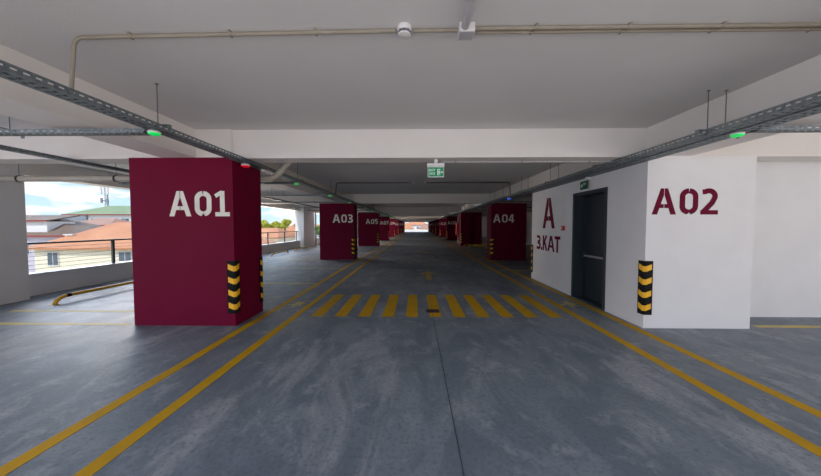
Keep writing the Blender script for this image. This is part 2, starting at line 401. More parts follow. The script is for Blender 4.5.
def lettering(text, h, fn, name, m, parent, xscale=1.0, gap=0.13, depth=0.004, gaps=None):
    mb = MB(); x = 0
    for i, ch in enumerate(text):
        polys, w = glyph(ch)
        for j, p in enumerate(polys):
            e = 0.00015*j
            mb.prism([(x + u*h*xscale, v*h) for u, v in p], fn, -0.002, depth + e)
        gp = gap if gaps is None else gaps[i]
        x += (w + gp)*h*xscale
    return mb.build(name, m, parent)

# ------------------------------------------------------------------ numbered columns
TXT_Z, TXT_H = 1.643, 0.372
def column(k, side):
    y = D1 + S*k
    n = 2*k + (1 if side < 0 else 2); txt = 'A%02d' % n
    x0, x1 = (XL1, XL0) if side < 0 else (XR0, XR1)
    if k >= 1 and side < 0: x0, x1 = x0 - 0.03, x1 - 0.05
    if k >= 3 and side > 0: x0, x1 = x0 - 0.10, x1 - 0.10
    mb = MB()
    if side > 0 and k == 2:
        mb.box(x0, 4.06, y, y + DC, 0, ZB).box(4.06, 4.36, y + 0.35, y + DC, 0, ZB).box(4.36, x1, y, y + DC, 0, ZB).box(4.06, 4.36, y, y + 0.35, 2.3, ZB)
        o = mb.build('parking_column', M['maroon'])
        return tag(o, 'maroon column without a number, split by a dark slot, behind column A04', 'column', 'maroon parking columns')
    mb.box(x0, x1, y, y + DC, 0, ZB)
    # bare concrete head between the painted shaft and the ceiling
    o = mb.build('parking_column', M['maroon'])
    lab = {1: 'nearest maroon column on the left, wide and marked A01'}.get(n, 'maroon column marked %s in white on the %s of the aisle' % (txt, 'left' if side < 0 else 'right'))
    tag(o, lab, 'column', 'maroon parking columns')
    tx = (x0 + 0.585) if side < 0 else (x0 + 0.08)
    fn = lambda u, v, d: (tx + u, y - d, TXT_Z + v)
    lettering(txt, TXT_H, fn, 'column_number', M['number_white'], o, 0.98, gaps=[0.16, 0.11, 0.1])
    return o
for k in range(0, 9): column(k, -1)
for k in range(1, 9): column(k, 1)
for k in range(0, 9):   # plastered heads above the shafts, standing a little proud of the beams
    y = D1 + S*k
    struct(MB().box(-3.24, XL0 - 0.02 - (0.05 if k else 0), y + 0.01, y + 0.058, ZB + 0.002, ZC - 0.001).build('column_head', M['beam']))
# writing on the stair core
lettering('A02', TXT_H*1.01, lambda u, v, d: (3.415 + u, D1 - d, 1.665 + v), 'column_number', M['number_maroon'], corew, 1.02, gaps=[0.13, 0.10, 0.1])
lettering('A', 0.76, lambda u, v, d: (XR0 - d, 8.06 - u, 1.44 + v), 'floor_letter', M['number_maroon'], corew, 1.0)
lettering('3.KAT', 0.385, lambda u, v, d: (XR0 - d, 8.44 - u, 0.87 + v), 'floor_name', M['number_maroon'], corew, 1.12, gaps=[0.02, 0.07, 0.02, 0.0, 0.1])

# ------------------------------------------------------------------ door in the stair core
dr = bpy.data.objects.new('door_1', None); C.objects.link(dr); dr.location = (XR0, dy0, 0); struct(dr)
fr = MB(); W = dy1 - dy0
for a, b, z0, z1 in ((0, 0.07, 0, dz), (W - 0.07, W, 0, dz), (0.07, W - 0.07, dz - 0.07, dz)):
    fr.box(-0.012, 0.257, a, b, z0, z1)
fr.box(0.0, 0.25, 0.07, W - 0.07, 0.0, 0.025)
fr.build('door_frame', M['door_frame'], dr)
leaf = MB().box(0.195, 0.24, 0.072, W - 0.072, 0.027, dz - 0.072).build('door_leaf', M['door'], dr)
MB().box(0.188, 0.195, 0.12, 0.14, 0.1, 2.0).box(0.188, 0.195, W - 0.14, W - 0.12, 0.1, 2.0).build('door_edge_strip', M['door_frame'], dr)
pb = MB().box(0.135, 0.155, 0.14, W - 0.14, 0.875, 0.91).build('push_bar', M['steel'], dr)
pb['label'] = 'chrome horizontal push bar'
MB().box(0.13, 0.195, 0.13, 0.17, 0.86, 0.925).box(0.13, 0.195, W - 0.2, W - 0.13, 0.84, 0.945).build('push_bar_bracket', M['door_frame'], dr)

# ------------------------------------------------------------------ corner guards
def make_guard(sx, sy, label, loc):
    """sx: side of the corner that the aisle face looks to (+1/-1 along x); sy: -1 front corner, +1 back corner"""
    H = 0.79; A_ = 0.110; T = 0.014
    root = thing('corner_guard', label, 'corner guard', loc, 'black and yellow corner guards')
    def P(t, off, z):
        # t runs -1..1 around the corner; negative = on the face looking along y, positive = on the aisle face
        c = 0.022
        if t < 0:
            x = -sx*(-t)*A_; y = sy*off
            if t > -0.001: x = 0
            return (x, y, z)
        x = sx*off; y = -sy*t*A_
        return (x, y, z)
    def strip(z0, z1, off0, off1, v=0.0, inset=0.0):
        m = MB(); a = 1 - inset
        # outline of the folded strip in plan, outer then inner, with a chamfered nose
        def plan(off):
            return [(-sx*A_*a, sy*off), (-sx*0.012, sy*off), (sx*off, -sy*0.012), (sx*off, -sy*A_*a)]
        o_, i_ = plan(off1), plan(off0)
        zd = [0, -v, -v, 0]
        vs = []
        for zz in (z0, z1):
            for (x, y), d in zip(o_, zd): vs.append((x, y, zz + d))
            for (x, y), d in zip(i_, zd): vs.append((x, y, zz + d))
        fs = []
        for i in range(3):
            fs += [(i, i+1, 8+i+1, 8+i), (4+i, 12+i, 12+i+1, 4+i+1), (8+i, 8+i+1, 12+i+1, 12+i), (i, 4+i, 4+i+1, i+1)]
        fs += [(0, 8, 12, 4), (3, 7, 15, 11)]
        return m.add(vs, fs)
    strip(0, H, 0.001, T).build('rubber_strip', M['black_rubber'], root)
    for j in range(4):
        z = 0.07 + 0.192*j
        strip(z + 0.02, z + 0.10, T - 0.001, T + 0.004, 0.032, 0.18).build('reflective_chevron', M['reflector'], root)
    return root
gl_front = None; gr_front = None
for k in range(0, 9):
    y = D1 + S*k; nm = 'A%02d' % (2*k + 1); xl = XL0 - (0.05 if k else 0)
    lab = 'black and yellow corner guard on the front corner of maroon column ' + nm
    if gl_front is None: gl_front = make_guard(1, -1, lab, (xl, y, 0.19))
    else: copy_tree(gl_front, loc=(xl, y, 0.19), label=lab)
    if k == 0: gl_back = make_guard(1, 1, 'black and yellow corner guard on the back corner of maroon column A01', (xl, y + DC, 0.17))
    elif k < 2: copy_tree(gl_back, loc=(xl, y + DC, 0.17), label='black and yellow corner guard on the back corner of maroon column ' + nm)
    nm = 'A%02d' % (2*k + 2)
    if k == 0: lab = 'black and yellow corner guard on the white wall corner beside the A02 marking'
    elif k == 2: lab = 'black and yellow corner guard on the unnumbered maroon column behind A04'
    else: lab = 'black and yellow corner guard on the front corner of maroon column ' + nm
    if gr_front is None: gr_front = make_guard(-1, -1, lab, (XR0, y, 0.20))
    else: copy_tree(gr_front, loc=(XR0 - (0.10 if k >= 3 else 0), y, 0.20), label=lab)
    if k == 0: gr_back = make_guard(-1, 1, 'black and yellow corner guard on the far end of the white wall marked A', (XR0, 8.80, 0.18))
    elif k == 1: copy_tree(gr_back, loc=(XR0, y + DC, 0.18), label='black and yellow corner guard on the back corner of maroon column A04')

# ------------------------------------------------------------------ floor markings
LT = 0.0025
def mark(name, poly, label, cat, m, group=None, t=LT):
    mb = MB().prism(poly, lambda u, v, d: (u, v, d), 0.0, t)
    return tag(mb.build(name, m), label, cat, group)
def rect(x0, x1, y0, y1): return [(x0, y0), (x1, y0), (x1, y1), (x0, y1)]
LW = 0.055
G = 'long yellow lane lines'
mark('lane_line', rect(-2.524-LW, -2.524+LW, Y0, 79.5), 'outer yellow lane line on the left, running close past the maroon columns', 'floor marking', M['line'], G)
mark('lane_line', rect(-2.00-LW, -2.00+LW, Y0, 79.5), 'inner yellow lane line on the left side of the aisle', 'floor marking', M['line'], G)
mark('lane_line', rect(2.685-LW, 2.685+LW, Y0, 79.5), 'inner yellow lane line on the right side of the aisle', 'floor marking', M['line'], G)
mark('lane_line', rect(3.22-LW, 3.22+LW, Y0, 31.0), 'outer yellow lane line on the right, running along the foot of the white wall', 'floor marking', M['line'], G)
for j in range(11):
    cx = -1.645 + 0.3965*j
    lab = 'yellow crosswalk stripe, ' + ('leftmost of eleven' if j == 0 else 'rightmost of eleven' if j == 10 else 'middle of eleven, under the small rusty plate' if j == 5
                  else '%s from the %s end of the crossing' % ((NUM[j], 'left') if j < 5 else (NUM[10-j], 'right')))
    mark('crosswalk_stripe', rect(cx - 0.098, cx + 0.098, 4.98, 6.58), lab, 'floor marking', M['line'], 'stripes of the crosswalk')
G = 'thin yellow parking bay lines'
def bay(y, x0, x1, lab, w=0.05): mark('bay_line', rect(x0, x1, y - w, y + w), lab, 'floor marking', M['line_worn'], G, 0.002)
bay(4.52, -8.0, -4.36, 'yellow bay line in front of the foot of column A01')
bay(5.22, -7.15, -4.30, 'yellow bay line ending at the left side of column A01')
bay(7.84, -7.2, -2.585, 'first yellow bay line behind column A01')
bay(10.64, -7.2, -2.585, 'second yellow bay line behind column A01')
bay(13.42, -7.2, -4.36, 'yellow bay line at the left foot of column A03')
bay(14.18, -7.2, -4.36, 'yellow bay line at the left side of column A03')
bay(4.58, 5.08, 8.6, 'yellow bay line beside the white wall marked A02')
bay(12.9, 3.28, 8.0, 'yellow bay line in front of column A04')
bay(10.3, 3.28, 8.0, 'yellow bay line behind the far corner of the white wall')
for k in range(1, 6):
    for j, dy in enumerate((3.36, 6.16)):
        y = D1 + S*k + dy
        bay(y, 3.28, 8.0, 'yellow bay line, %s behind maroon column %s' % (NUM[j], 'A04' if k == 1 else 'without a number' if k == 2 else 'A%02d' % (2*k+2)))
        bay(y, -7.2, -2.585, '%s yellow bay line behind column A%02d' % (NUM[j], 2*k+1))
# arrows
def arrow(x, y, label, sc_=1.0):
    p = [(-0.09, 0), (0.09, 0), (0.09, 1.0), (0.30, 1.0), (0.0, 1.65), (-0.30, 1.0), (-0.09, 1.0)]
    return mark('direction_arrow', [(x + a*sc_, y + b*sc_) for a, b in p], label, 'floor marking', M['arrow'])
arrow(0.39, 8.45, 'faded orange straight arrow on the floor beyond the crosswalk')
mark('turn_arrow', [(-0.18, 17.2), (0.10, 16.7), (0.10, 17.05), (0.85, 17.05), (0.85, 17.35), (0.10, 17.35), (0.10, 17.7)],
     'faded orange sideways arrow on the floor far down the aisle', 'floor marking', M['arrow'])
def splat(x, y, label):
    pts = [(0.30, 0.02), (0.10, 0.07), (0.16, 0.26), (0.0, 0.10), (-0.09, 0.20), (-0.08, 0.04), (-0.38, -0.07), (-0.08, -0.06), (-0.02, -0.22), (0.06, -0.07), (0.24, -0.12), (0.13, -0.01)]
    mark('paint_blot', [(x + a*0.62, y + b*1.25) for a, b in pts], label, 'floor marking', M['line_worn'], 'star shaped paint blots')
splat(-2.27, 5.75, 'small star shaped yellow mark between the two left lane lines')
splat(2.94, 5.85, 'small star shaped yellow mark between the two right lane lines')
jt = MB()
jt.box(0.289, 0.295, Y0, 79.5, 0, 0.0032); struct(jt.build('trim_2', M['joint']))
struct(MB().box(-6.9, -6.895, 6.0, 40, 0, 0.0015).build('trim_3', M['joint']))
for dyj in (2.0,):
    pass
tag(MB().box(0.19, 0.42, 5.22, 5.40, 0.002, 0.012).build('floor_plate', M['rust'], bevel=0.002), 'small dark rusty plate lying on the middle crosswalk stripe', 'plate')
gr = thing('drain_grate', 'dark drain grate across the aisle beyond column A05', 'drain grate', (-1.95, 22.95, 0))
MB().box(0, 6.2, 0, 0.02, 0, 0.006).box(0, 6.2, 0.33, 0.35, 0, 0.006).build('frame', M['grate'], gr)
g_ = MB()
for i in range(95): g_.box(0.02 + i*0.065, 0.062 + i*0.065, 0.02, 0.33, 0, 0.005)
g_.build('grating', M['grate'], gr)

# ------------------------------------------------------------------ wheel stops
def make_stop(L_, label, loc, rz=0.0):
    r = thing('wheel_stop', label, 'wheel stop', loc, 'yellow tubular wheel stops'); r.rotation_euler = (0, 0, rz)
    H = 0.13
    pts = [(0, 0, 0.0), (0, 0.03, 0.05), (0, 0.09, 0.10), (0, 0.19, H), (0, L_ - 0.19, H), (0, L_ - 0.09, 0.10), (0, L_ - 0.03, 0.05), (0, L_, 0.0)]
    MB().tube(pts, 0.034, 12).build('bar', M['stop'], r, smooth=True)
    for y in (0.235, L_ - 0.235): MB().tube([(0, y - 0.04, H), (0, y + 0.04, H)], 0.0365, 12).build('black_band', M['black_rubber'], r)
    for y in (0, L_): MB().lathe([(0.07, 0), (0.07, 0.006), (0.04, 0.008)], 0, y, 0, 16).build('foot_plate', M['stop'], r)
    return r
s0 = make_stop(1.95, 'yellow tubular wheel stop nearest on the left, beside the parapet and column A01', (-6.90, 5.66, 0))
labs = ['nearest of the yellow wheel stops between columns A01 and A03', 'second of the yellow wheel stops between columns A01 and A03', 'yellow wheel stop partly hidden by the left edge of column A03']
for i, (y, lab) in enumerate(zip((14.85, 17.7, 20.35), labs)): copy_tree(s0, loc=(-7.08, y, 0), label=lab)
for (x, y, rz, lab) in ((5.55, 20.7, 1.2, 'yellow wheel stop on the right floor just left behind column A04'), (5.35, 21.7, 1.25, 'yellow wheel stop on the right, in front of the unnumbered maroon column')):
    c = copy_tree(s0, loc=(x, y, 0), label=lab); c.rotation_euler = (0, 0, rz)

# ------------------------------------------------------------------ cable trays
def tray_mb(L_, w, h, slots, pitch=0.065):
    """U channel along +y, open at the top; the first `slots` metres are slotted, with real holes"""
    m = MB(); t = 0.003; a = w/2
    ns = int(min(slots, L_)/pitch); Ls = ns*pitch
    if L_ > Ls + 0.01:
        m.box(-a, -a + t, Ls, L_, 0, h).box(a - t, a, Ls, L_, 0, h).box(-a + t, a - t, Ls, L_, 0, t)
    if ns:
        for s in (-1, 1):
            x0, x1 = (-a, -a + t) if s < 0 else (a - t, a)
            m.box(x0, x1, 0, Ls, 0, h*0.42).box(x0, x1, 0, Ls, h*0.66, h)
            for i in range(ns):
                y = i*pitch; m.box(x0, x1, y, y + pitch*0.45, h*0.42, h*0.66)
        m.box(-a + t, -a + w*0.22, 0, Ls, 0, t).box(a - w*0.22, a - t, 0, Ls, 0, t).box(-w*0.06, w*0.06, 0, Ls, 0, t)
        for i in range(ns):
            y = i*pitch
            m.box(-a + w*0.22, -w*0.06, y, y + pitch*0.5, 0, t).box(w*0.06, a - w*0.22, y, y + pitch*0.5, 0, t)
    for s in (-1, 1):   # rolled lips
        m.box(min(s*a, s*(a - 0.012)), max(s*a, s*(a - 0.012)), 0, L_, h, h + t)
    return m
def hanger(parent, y, w, h, ztop, two=False, cap=True):
    """support bar under/over the tray with threaded rods up to the ceiling (local coordinates of the tray)"""
    xs = (-w/2 - 0.03, w/2 + 0.03) if two else (0.0,)
    m = MB()
    for x in xs:
        m.tube([(x, y, h + 0.012 if not two else -0.02), (x, y, ztop)], 0.0045, 6)
        m.lathe([(0.016, 0), (0.016, 0.006)], x, y, ztop - 0.007, 8)
    m.build('hanger_rod', M['rod'], parent)
    b = MB().box(-w/2 - 0.05, w/2 + 0.05, y - 0.018, y + 0.018, h + 0.006, h + 0.012)
    b.box(-w/2 - 0.05, -w/2 - 0.046, y - 0.018, y + 0.018, -0.01, h + 0.006).box(w/2 + 0.046, w/2 + 0.05, y - 0.018, y + 0.018, -0.01, h + 0.006)
    b.build('support_bar', M['galv'], parent)
TZ = 2.452
LATY = [-0.9] + [v + S*k for k in range(0, 6) for v in (3.04, 6.66, 9.30)]
# left main tray
tl = thing('cable_tray', 'long slotted steel cable tray on the left of the aisle, passing over column A01', 'cable tray', (-2.585, Y0, TZ))
tray_mb(Y1 - Y0 - 0.5, 0.15, 0.05, 32).build('slotted_channel', M['galv'], tl)
for y in [v - Y0 + 0.02 for v in LATY if v < 45]: hanger(tl, y, 0.15, 0.05, ZC - TZ)
MB().tube([(0.02, 0.3, 0.018), (0.02, 60, 0.018)], 0.011, 6).tube([(-0.03, 0.3, 0.014), (-0.03, 60, 0.014)], 0.009, 6).build('cable', M['clamp'], tl)
# second, narrower tray above the left bays
t2 = thing('cable_tray', 'narrow steel cable tray running above the left parking bays', 'cable tray', (-5.20, Y0, 2.463))
tray_mb(Y1 - Y0 - 0.5, 0.09, 0.045, 26, 0.1).build('slotted_channel', M['galv'], t2)
for k in range(5): hanger(t2, 12.2 + S*k, 0.09, 0.045, ZC - 2.463)
# right main trays, a pair side by side
tr = thing('cable_tray', 'long slotted steel cable tray on the right of the aisle, inner one of the pair', 'cable tray', (3.07, Y0, TZ - 0.012), 'pair of trays on the right')
tray_mb(Y1 - Y0 - 0.5, 0.12, 0.06, 32).build('slotted_channel', M['galv'], tr)
MB().tube([(0.02, 0.3, 0.02), (0.02, 60, 0.02)], 0.012, 6).build('cable', M['clamp'], tr)
tr2 = thing('cable_tray', 'long slotted steel cable tray on the right, outer one of the pair nearer the wall', 'cable tray', (3.255, Y0, TZ - 0.02), 'pair of trays on the right')
tray_mb(Y1 - Y0 - 0.5, 0.18, 0.05, 32).build('slotted_channel', M['galv'], tr2)
for y in [3.3 + 1.87*j - Y0 for j in range(-2, 24)]:
    hanger(tr, y, 0.12, 0.06, ZC - TZ + 0.012)
    hanger(tr2, y + 0.001, 0.18, 0.055, ZC - TZ + 0.02)
tag(MB().tube([(3.148, Y0 + 0.5, TZ + 0.006), (3.148, 40, TZ + 0.006)], 0.006, 6).build('electric_cable', M['cable_red']), 'thin red cable running between the two right cable trays', 'cable')
# cross trays to the bays
def cross(x0, x1, y, z, label):
    t = thing('cross_tray', label, 'cable tray', (x0, y, z), 'short trays crossing over the parking bays')
    t.rotation_euler = (0, 0, -PI/2)
    tray_mb(x1 - x0, 0.10, 0.04, 6 if y < 14 else 0, 0.075).build('slotted_channel', M['galv'], t)
    return t
for i, y in enumerate(LATY):
    if y < 0: continue
    k = int((y - D1)//S)
    wh = ['nearest, over the foot of the picture', ][0]
    desc = ['before column A01, with perforated sides', 'just behind column A01', 'halfway between columns A01 and A03', 'just before column A03'] if True else None
    n = i - 1
    lab = 'steel cross tray over the left bays ' + (desc[n] if n < 4 else '%s cross tray beyond column A03' % NUM[n-4] if n < 16 else 'far down the garage')
    x0 = -7.4 if n == 0 else -6.5
    ct = cross(x0, -2.68, y, TZ - 0.035, lab)
    if n < 10: hanger(ct, -4.02 - x0 if n else -4.08 - x0, 0.10, 0.04, ZC - TZ + 0.035)
    lab = 'steel cross tray over the right bays ' + ('beside the A02 wall' if n == 0 else 'just behind the white wall' if n == 2 else '%s one beyond the white wall' % NUM[n-1] if n < 12 else 'far down the garage')
    if n != 1: cross(3.31, 8.8 if n == 0 else 6.5, y + 0.06, TZ - 0.02, lab)

# ------------------------------------------------------------------ bay indicators under the trays
def make_indicator(label, loc, m):
    r = thing('bay_indicator', label, 'indicator light', loc, 'parking bay indicator lights')
    MB().lathe([(0.018, 0.0), (0.055, -0.006), (0.066, -0.020), (0.064, -0.032)], 0, 0, 0, 20).build('housing', M['white_plastic'], r, smooth=True)
    MB().lathe([(0.062, -0.032), (0.058, -0.045), (0.040, -0.054), (0.012, -0.058)], 0, 0, 0, 20).build('lens', m, r, smooth=True)
    return r
ind = make_indicator('green bay indicator light on the left tray, nearest one, before column A01', (-2.60, 3.03, TZ - 0.001), M['green_led'])
for i, y in enumerate([v for v in LATY if v > 4][:11]):
    copy_tree(ind, loc=(-2.60, y, TZ - 0.001), label='green bay indicator light on the left tray, %s beyond column A01' % NUM[i])
copy_tree(ind, loc=(3.24, 3.16, TZ - 0.006), label='green bay indicator light on the right tray near the A02 wall')
for o_ in [o for o in bpy.data.objects if o.name.startswith('bay_indicator')]: o_.scale = (0.85, 0.85, 0.9)
make_indicator('red bay indicator light at the top corner of column A01', (-2.60, 4.66, TZ - 0.001), M['red_led'])
make_indicator('blue bay indicator light on the right tray above column A04', (3.16, 10.4, TZ - 0.001), M['blue_led'])

# ------------------------------------------------------------------ conduits on the ceiling
def conduit(name, pts, r, m, label, clips=(), parent_m='conduit', clipdir='y'):
    t = thing(name, label, 'conduit', pts[0])
    o = Vector(pts[0])
    # round the corners
    P = [Vector(p) for p in pts]; Q = [P[0]]
    for i in range(1, len(P) - 1):
        a = (P[i-1] - P[i]).normalized(); b = (P[i+1] - P[i]).normalized(); R = 0.07
        for s in range(7):
            u = s/6; Q.append((P[i] + a*R)*(1-u)**2 + P[i]*2*u*(1-u) + (P[i] + b*R)*u*u)
    Q.append(P[-1])
    MB().tube([q - o for q in Q], r, 12).build('pipe', m, t, smooth=True)
    for c in clips:
        c = Vector(c) - o
        MB().box(c.x - 0.007, c.x + 0.007, c.y - r - 0.003, c.y + r + 0.003, c.z - r - 0.003, ZC - o.z - 0.0005).box(c.x - 0.006, c.x + 0.006, c.y - r - 0.010, c.y - r - 0.003, ZC - o.z - 0.010, ZC - o.z - 0.0005).build('clip', m, t)
    return t
zc = ZC - 0.022
conduit('ceiling_conduit', [(-0.14, 2.24, zc), (-2.535, 2.28, zc), (-2.60, 2.30, TZ + 0.055)], 0.014, M['conduit'], 'beige conduit along the near ceiling, bending down to the left tray',
        [(x, 2.24 + (-0.14 - x)*0.0167, zc) for x in (-2.1, -1.35, -0.72)])
conduit('ceiling_conduit', [(-0.02, 2.24, zc), (0.30, 2.24, zc)], 0.013, M['conduit'], 'short beige conduit between smoke detector and junction box')
conduit('ceiling_conduit', [(0.42, 2.222, zc), (8.0, 2.222, zc)], 0.013, M['conduit'], 'upper one of two beige conduits running right from the junction box', [(x, 2.222, zc) for x in (0.85, 1.5, 2.15, 2.85)])
conduit('ceiling_conduit', [(0.42, 2.268, zc), (8.0, 2.268, zc)], 0.012, M['conduit'], 'lower one of two beige conduits running right from the junction box', [(x, 2.268, zc) for x in (0.83, 1.47, 2.11, 2.80)])
conduit('ceiling_conduit', [(0.345, 2.175, ZC - 0.034), (0.345, -1.1, ZC - 0.034)], 0.028, M['conduit_grey'], 'thick grey conduit coming overhead down to the junction box')
jb = thing('junction_box', 'square white junction box on the near ceiling under the thick grey conduit', 'junction box', (0.36, 2.235, ZC))
MB().box(-0.055, 0.055, -0.055, 0.055, -0.062, -0.0005).build('box', M['white_plastic'], jb, bevel=0.004)
MB().box(-0.05, 0.05, -0.05, 0.05, -0.067, -0.0622).build('lid', M['conduit_grey'], jb, bevel=0.003)
sd = thing('smoke_detector', 'round white smoke detector on the near ceiling', 'smoke detector', (-0.08, 2.23, ZC))
MB().lathe([(0.050, -0.001), (0.052, -0.024), (0.047, -0.034)], 0, 0, 0, 28).build('base', M['white_plastic'], sd, smooth=True)
ch_ = MB()
for i in range(8):
    a = 2*PI*i/8; ch_.box(0.041*math.cos(a) - 0.006, 0.041*math.cos(a) + 0.006, 0.041*math.sin(a) - 0.006, 0.041*math.sin(a) + 0.006, -0.054, -0.034)
ch_.lathe([(0.032, -0.034), (0.032, -0.052)], 0, 0, 0, 20)
ch_.build('sensor_chamber', M['grey_plastic'], sd)
MB().lathe([(0.046, -0.052), (0.042, -0.060), (0.022, -0.066), (0.005, -0.067)], 0, 0, 0, 28).build('cap', M['white_plastic'], sd, smooth=True)
# conduits in the bays beyond
for k, (y, lab) in enumerate([(9.93, 'in the second bay'), (18.95, 'in the third bay'), (27.98, 'in the fourth bay'), (37.0, 'in the fifth bay')]):
    conduit('ceiling_conduit', [(-0.10, y, zc), (-2.57, y, zc), (-2.60, y, TZ + 0.055)], 0.018, M['conduit_dark'], 'dark conduit across the ceiling %s, bending down to the left tray' % lab)
    conduit('ceiling_conduit', [(0.34, y, zc), (3.03, y, zc), (3.06, y, TZ + 0.066)], 0.018, M['conduit_dark'], 'dark conduit across the ceiling %s, bending down to the right tray' % lab)
    for x, w_ in ((-0.07, 'left'), (0.31, 'right')):
        s_ = thing('ceiling_sensor', 'small white sensor %s, at the end of the %s conduit' % (lab, w_), 'sensor', (x, y, ZC), 'small ceiling sensors')
        MB().lathe([(0.04, -0.001), (0.04, -0.03), (0.025, -0.045)], 0, 0, 0, 16).build('base', M['white_plastic'], s_, smooth=True)
# conduit clipped under the first beam
bc = conduit('beam_conduit', [(0.40, 4.79, ZB - 0.014), (3.02, 4.79, ZB - 0.014)], 0.011, M['conduit_grey'], 'pale conduit clipped under the first beam, right of the exit sign')
for x in (0.62, 1.65, 2.68): MB().box(x - 0.4 - 0.01, x - 0.4 + 0.01, -0.02, 0.02, -0.013, 0.0135).build('clip', M['conduit'], bc)

# ------------------------------------------------------------------ exit signs
def text_mesh(txt, size, m, name, parent, loc, rot, xs=1.0):
    cu = bpy.data.curves.new(name, 'FONT'); cu.body = txt; cu.size = size; cu.extrude = 0.0008; cu.offset = size*0.02
    cu.resolution_u = 3
    to = bpy.data.objects.new('tmp', cu); C.objects.link(to); bpy.context.view_layer.update()
    me = bpy.data.meshes.new_from_object(to.evaluated_get(bpy.context.evaluated_depsgraph_get())); bpy.data.objects.remove(to)
    me.materials.clear(); me.materials.append(m)
    o = bpy.data.objects.new(name, me); C.objects.link(o); o.parent = parent; o.location = loc; o.rotation_euler = rot; o.scale = (xs, 1, 1)
    return o
es = thing('exit_sign', 'green EXIT sign hanging in the middle of the aisle under the first beam', 'exit sign', (0.31, 4.70, ZB))
MB().box(-0.025, 0.025, -0.025, 0.025, -0.052, 0.0).build('mount', M['white_plastic'], es)
MB().box(-0.132, 0.132, -0.028, 0.028, -0.105, -0.052).build('lamp_housing', M['white_plastic'], es, bevel=0.006)
MB().box(-0.125, 0.125, -0.004, 0.004, -0.262, -0.105).build('panel_edge', M['white_plastic'], es)
pn = MB().box(-0.115, 0.115, -0.006, -0.0042, -0.25, -0.112).build('sign_panel', M['sign_green'], es)
R0 = (PI/2, 0, 0)
text_mesh('EXIT', 0.050, M['sign_white'], 'lettering', pn, (-0.105, -0.0072, -0.172), R0, 0.95)
text_mesh('ÇIKIŞ', 0.046, M['sign_white'], 'lettering', pn, (-0.105, -0.0072, -0.222), R0, 0.80)
pic = MB().box(0.022, 0.034, -0.0085, -0.006, -0.232, -0.137).box(0.034, 0.062, -0.0085, -0.006, -0.147, -0.137).box(0.056, 0.066, -0.0085, -0.006, -0.232, -0.137).box(0.034, 0.05, -0.0085, -0.006, -0.232, -0.222).box(0.038, 0.052, -0.0085, -0.006, -0.21, -0.165)
pic.prism([(0.075, -0.187), (0.092, -0.168), (0.092, -0.178), (0.108, -0.178), (0.108, -0.196), (0.092, -0.196), (0.092, -0.206)], lambda u, v, d: (u, -d, v), 0.006, 0.0085)
pic.build('pictogram', M['sign_white'], pn)
e2 = thing('exit_sign', 'small dark green exit sign on the white wall above the door', 'exit sign', (XR0, 6.05, 2.30))
MB().box(-0.075, -0.001, -0.14, -0.08, 0.085, 0.135).build('mount', M['white_plastic'], e2)
MB().box(-0.055, -0.040, -0.14, 0.14, 0.075, 0.10).build('lamp_housing', M['white_plastic'], e2)
p2 = MB().box(-0.052, -0.046, -0.13, 0.13, -0.085, 0.075).build('sign_panel', M['sign_dark_green'], e2)
text_mesh('EXIT', 0.05, M['sign_white'], 'lettering', p2, (-0.0535, 0.02, 0.0), (PI/2, 0, -PI/2), 0.95)
MB().prism([(0.10, -0.01), (0.06, 0.03), (0.06, 0.0), (0.03, 0.0), (0.03, -0.02), (0.06, -0.02), (0.06, -0.05)], lambda u, v, d: (-d, u, v), 0.052, 0.0545).build('pictogram', M['sign_white'], p2)
sr = thing('alarm_sounder', 'small white alarm sounder standing on the right cable tray before the door', 'alarm', (3.27, 6.40, TZ - 0.02 + 0.0535 + 0.03))
MB().box(-0.055, 0.006, -0.04, 0.04, -0.03, 0.05).build('body', M['white_plastic'], sr, bevel=0.008)
ri = MB().tube([(-0.015, 0.045*math.cos(a), 0.06 + 0.045*math.sin(a)) for a in [PI*i/10 for i in range(11)]], 0.012, 8).build('horn', M['white_plastic'], sr, smooth=True)
cpn = thing('call_point', 'small red fire call point on the white wall left of the door', 'fire alarm', (XR0, 6.93, 1.45))
MB().box(-0.03, -0.001, -0.065, 0.065, -0.05, 0.05).build('box', M['fire_red'], cpn, bevel=0.004)
MB().box(-0.033, -0.0302, 0.0, 0.04, -0.022, 0.022).build('push_plate', M['white_plastic'], cpn)

# ------------------------------------------------------------------ drain pipe across the left bay
DPX = -7.62
dp = thing('drain_pipe', 'thick beige drain pipe hung across the left bay, passing behind column A01', 'pipe', (0, 5.42, 2.35))
MB().tube([(-7.73, -0.13, -0.07), (-7.70, -0.09, -0.02), (-7.62, -0.02, 0.0), (-7.50, 0, 0), (-2.57, 0, 0.0), (-2.51, 0, 0.02), (-2.46, 0, 0.06), (-1.98, 0, 0.55)], 0.052, 16).build('pipe', M['drain'], dp, smooth=True)
MB().tube([(-2.66, 0, 0), (-2.55, 0, 0.0)], 0.059, 16).tube([(-2.44, 0, 0.08), (-2.36, 0, 0.162)], 0.059, 16).tube([(-7.56, 0, 0), (-7.46, 0, 0)], 0.059, 16).build('pipe_collar', M['drain'], dp, smooth=True)
for x in (-7.15, -5.37):
    m = MB().tube([(x - 0.015, 0, 0), (x + 0.015, 0, 0)], 0.0615, 16); m.build('clamp', M['clamp'], dp)
    MB().tube([(x, 0, 0.06), (x, 0, ZC - 2.35)], 0.005, 6).build('hanger_rod', M['rod'], dp)
vp = thing('drain_pipe', 'vertical grey drain pipe at the left picture edge in front of the pillar', 'pipe', (-7.74, 5.29, 0))
MB().tube([(0, 0, 0.0), (0, 0, 2.24)], 0.056, 16).build('pipe', M['drain_grey'], vp, smooth=True)
for z in (0.55, 1.75): MB().tube([(0, 0, z - 0.015), (0, 0, z + 0.015)], 0.061, 16).build('clamp', M['galv'], vp)
tv = thing('thin_conduit', 'thin silver conduit curving down beside the vertical grey pipe', 'conduit', (-7.60, 5.22, 0))
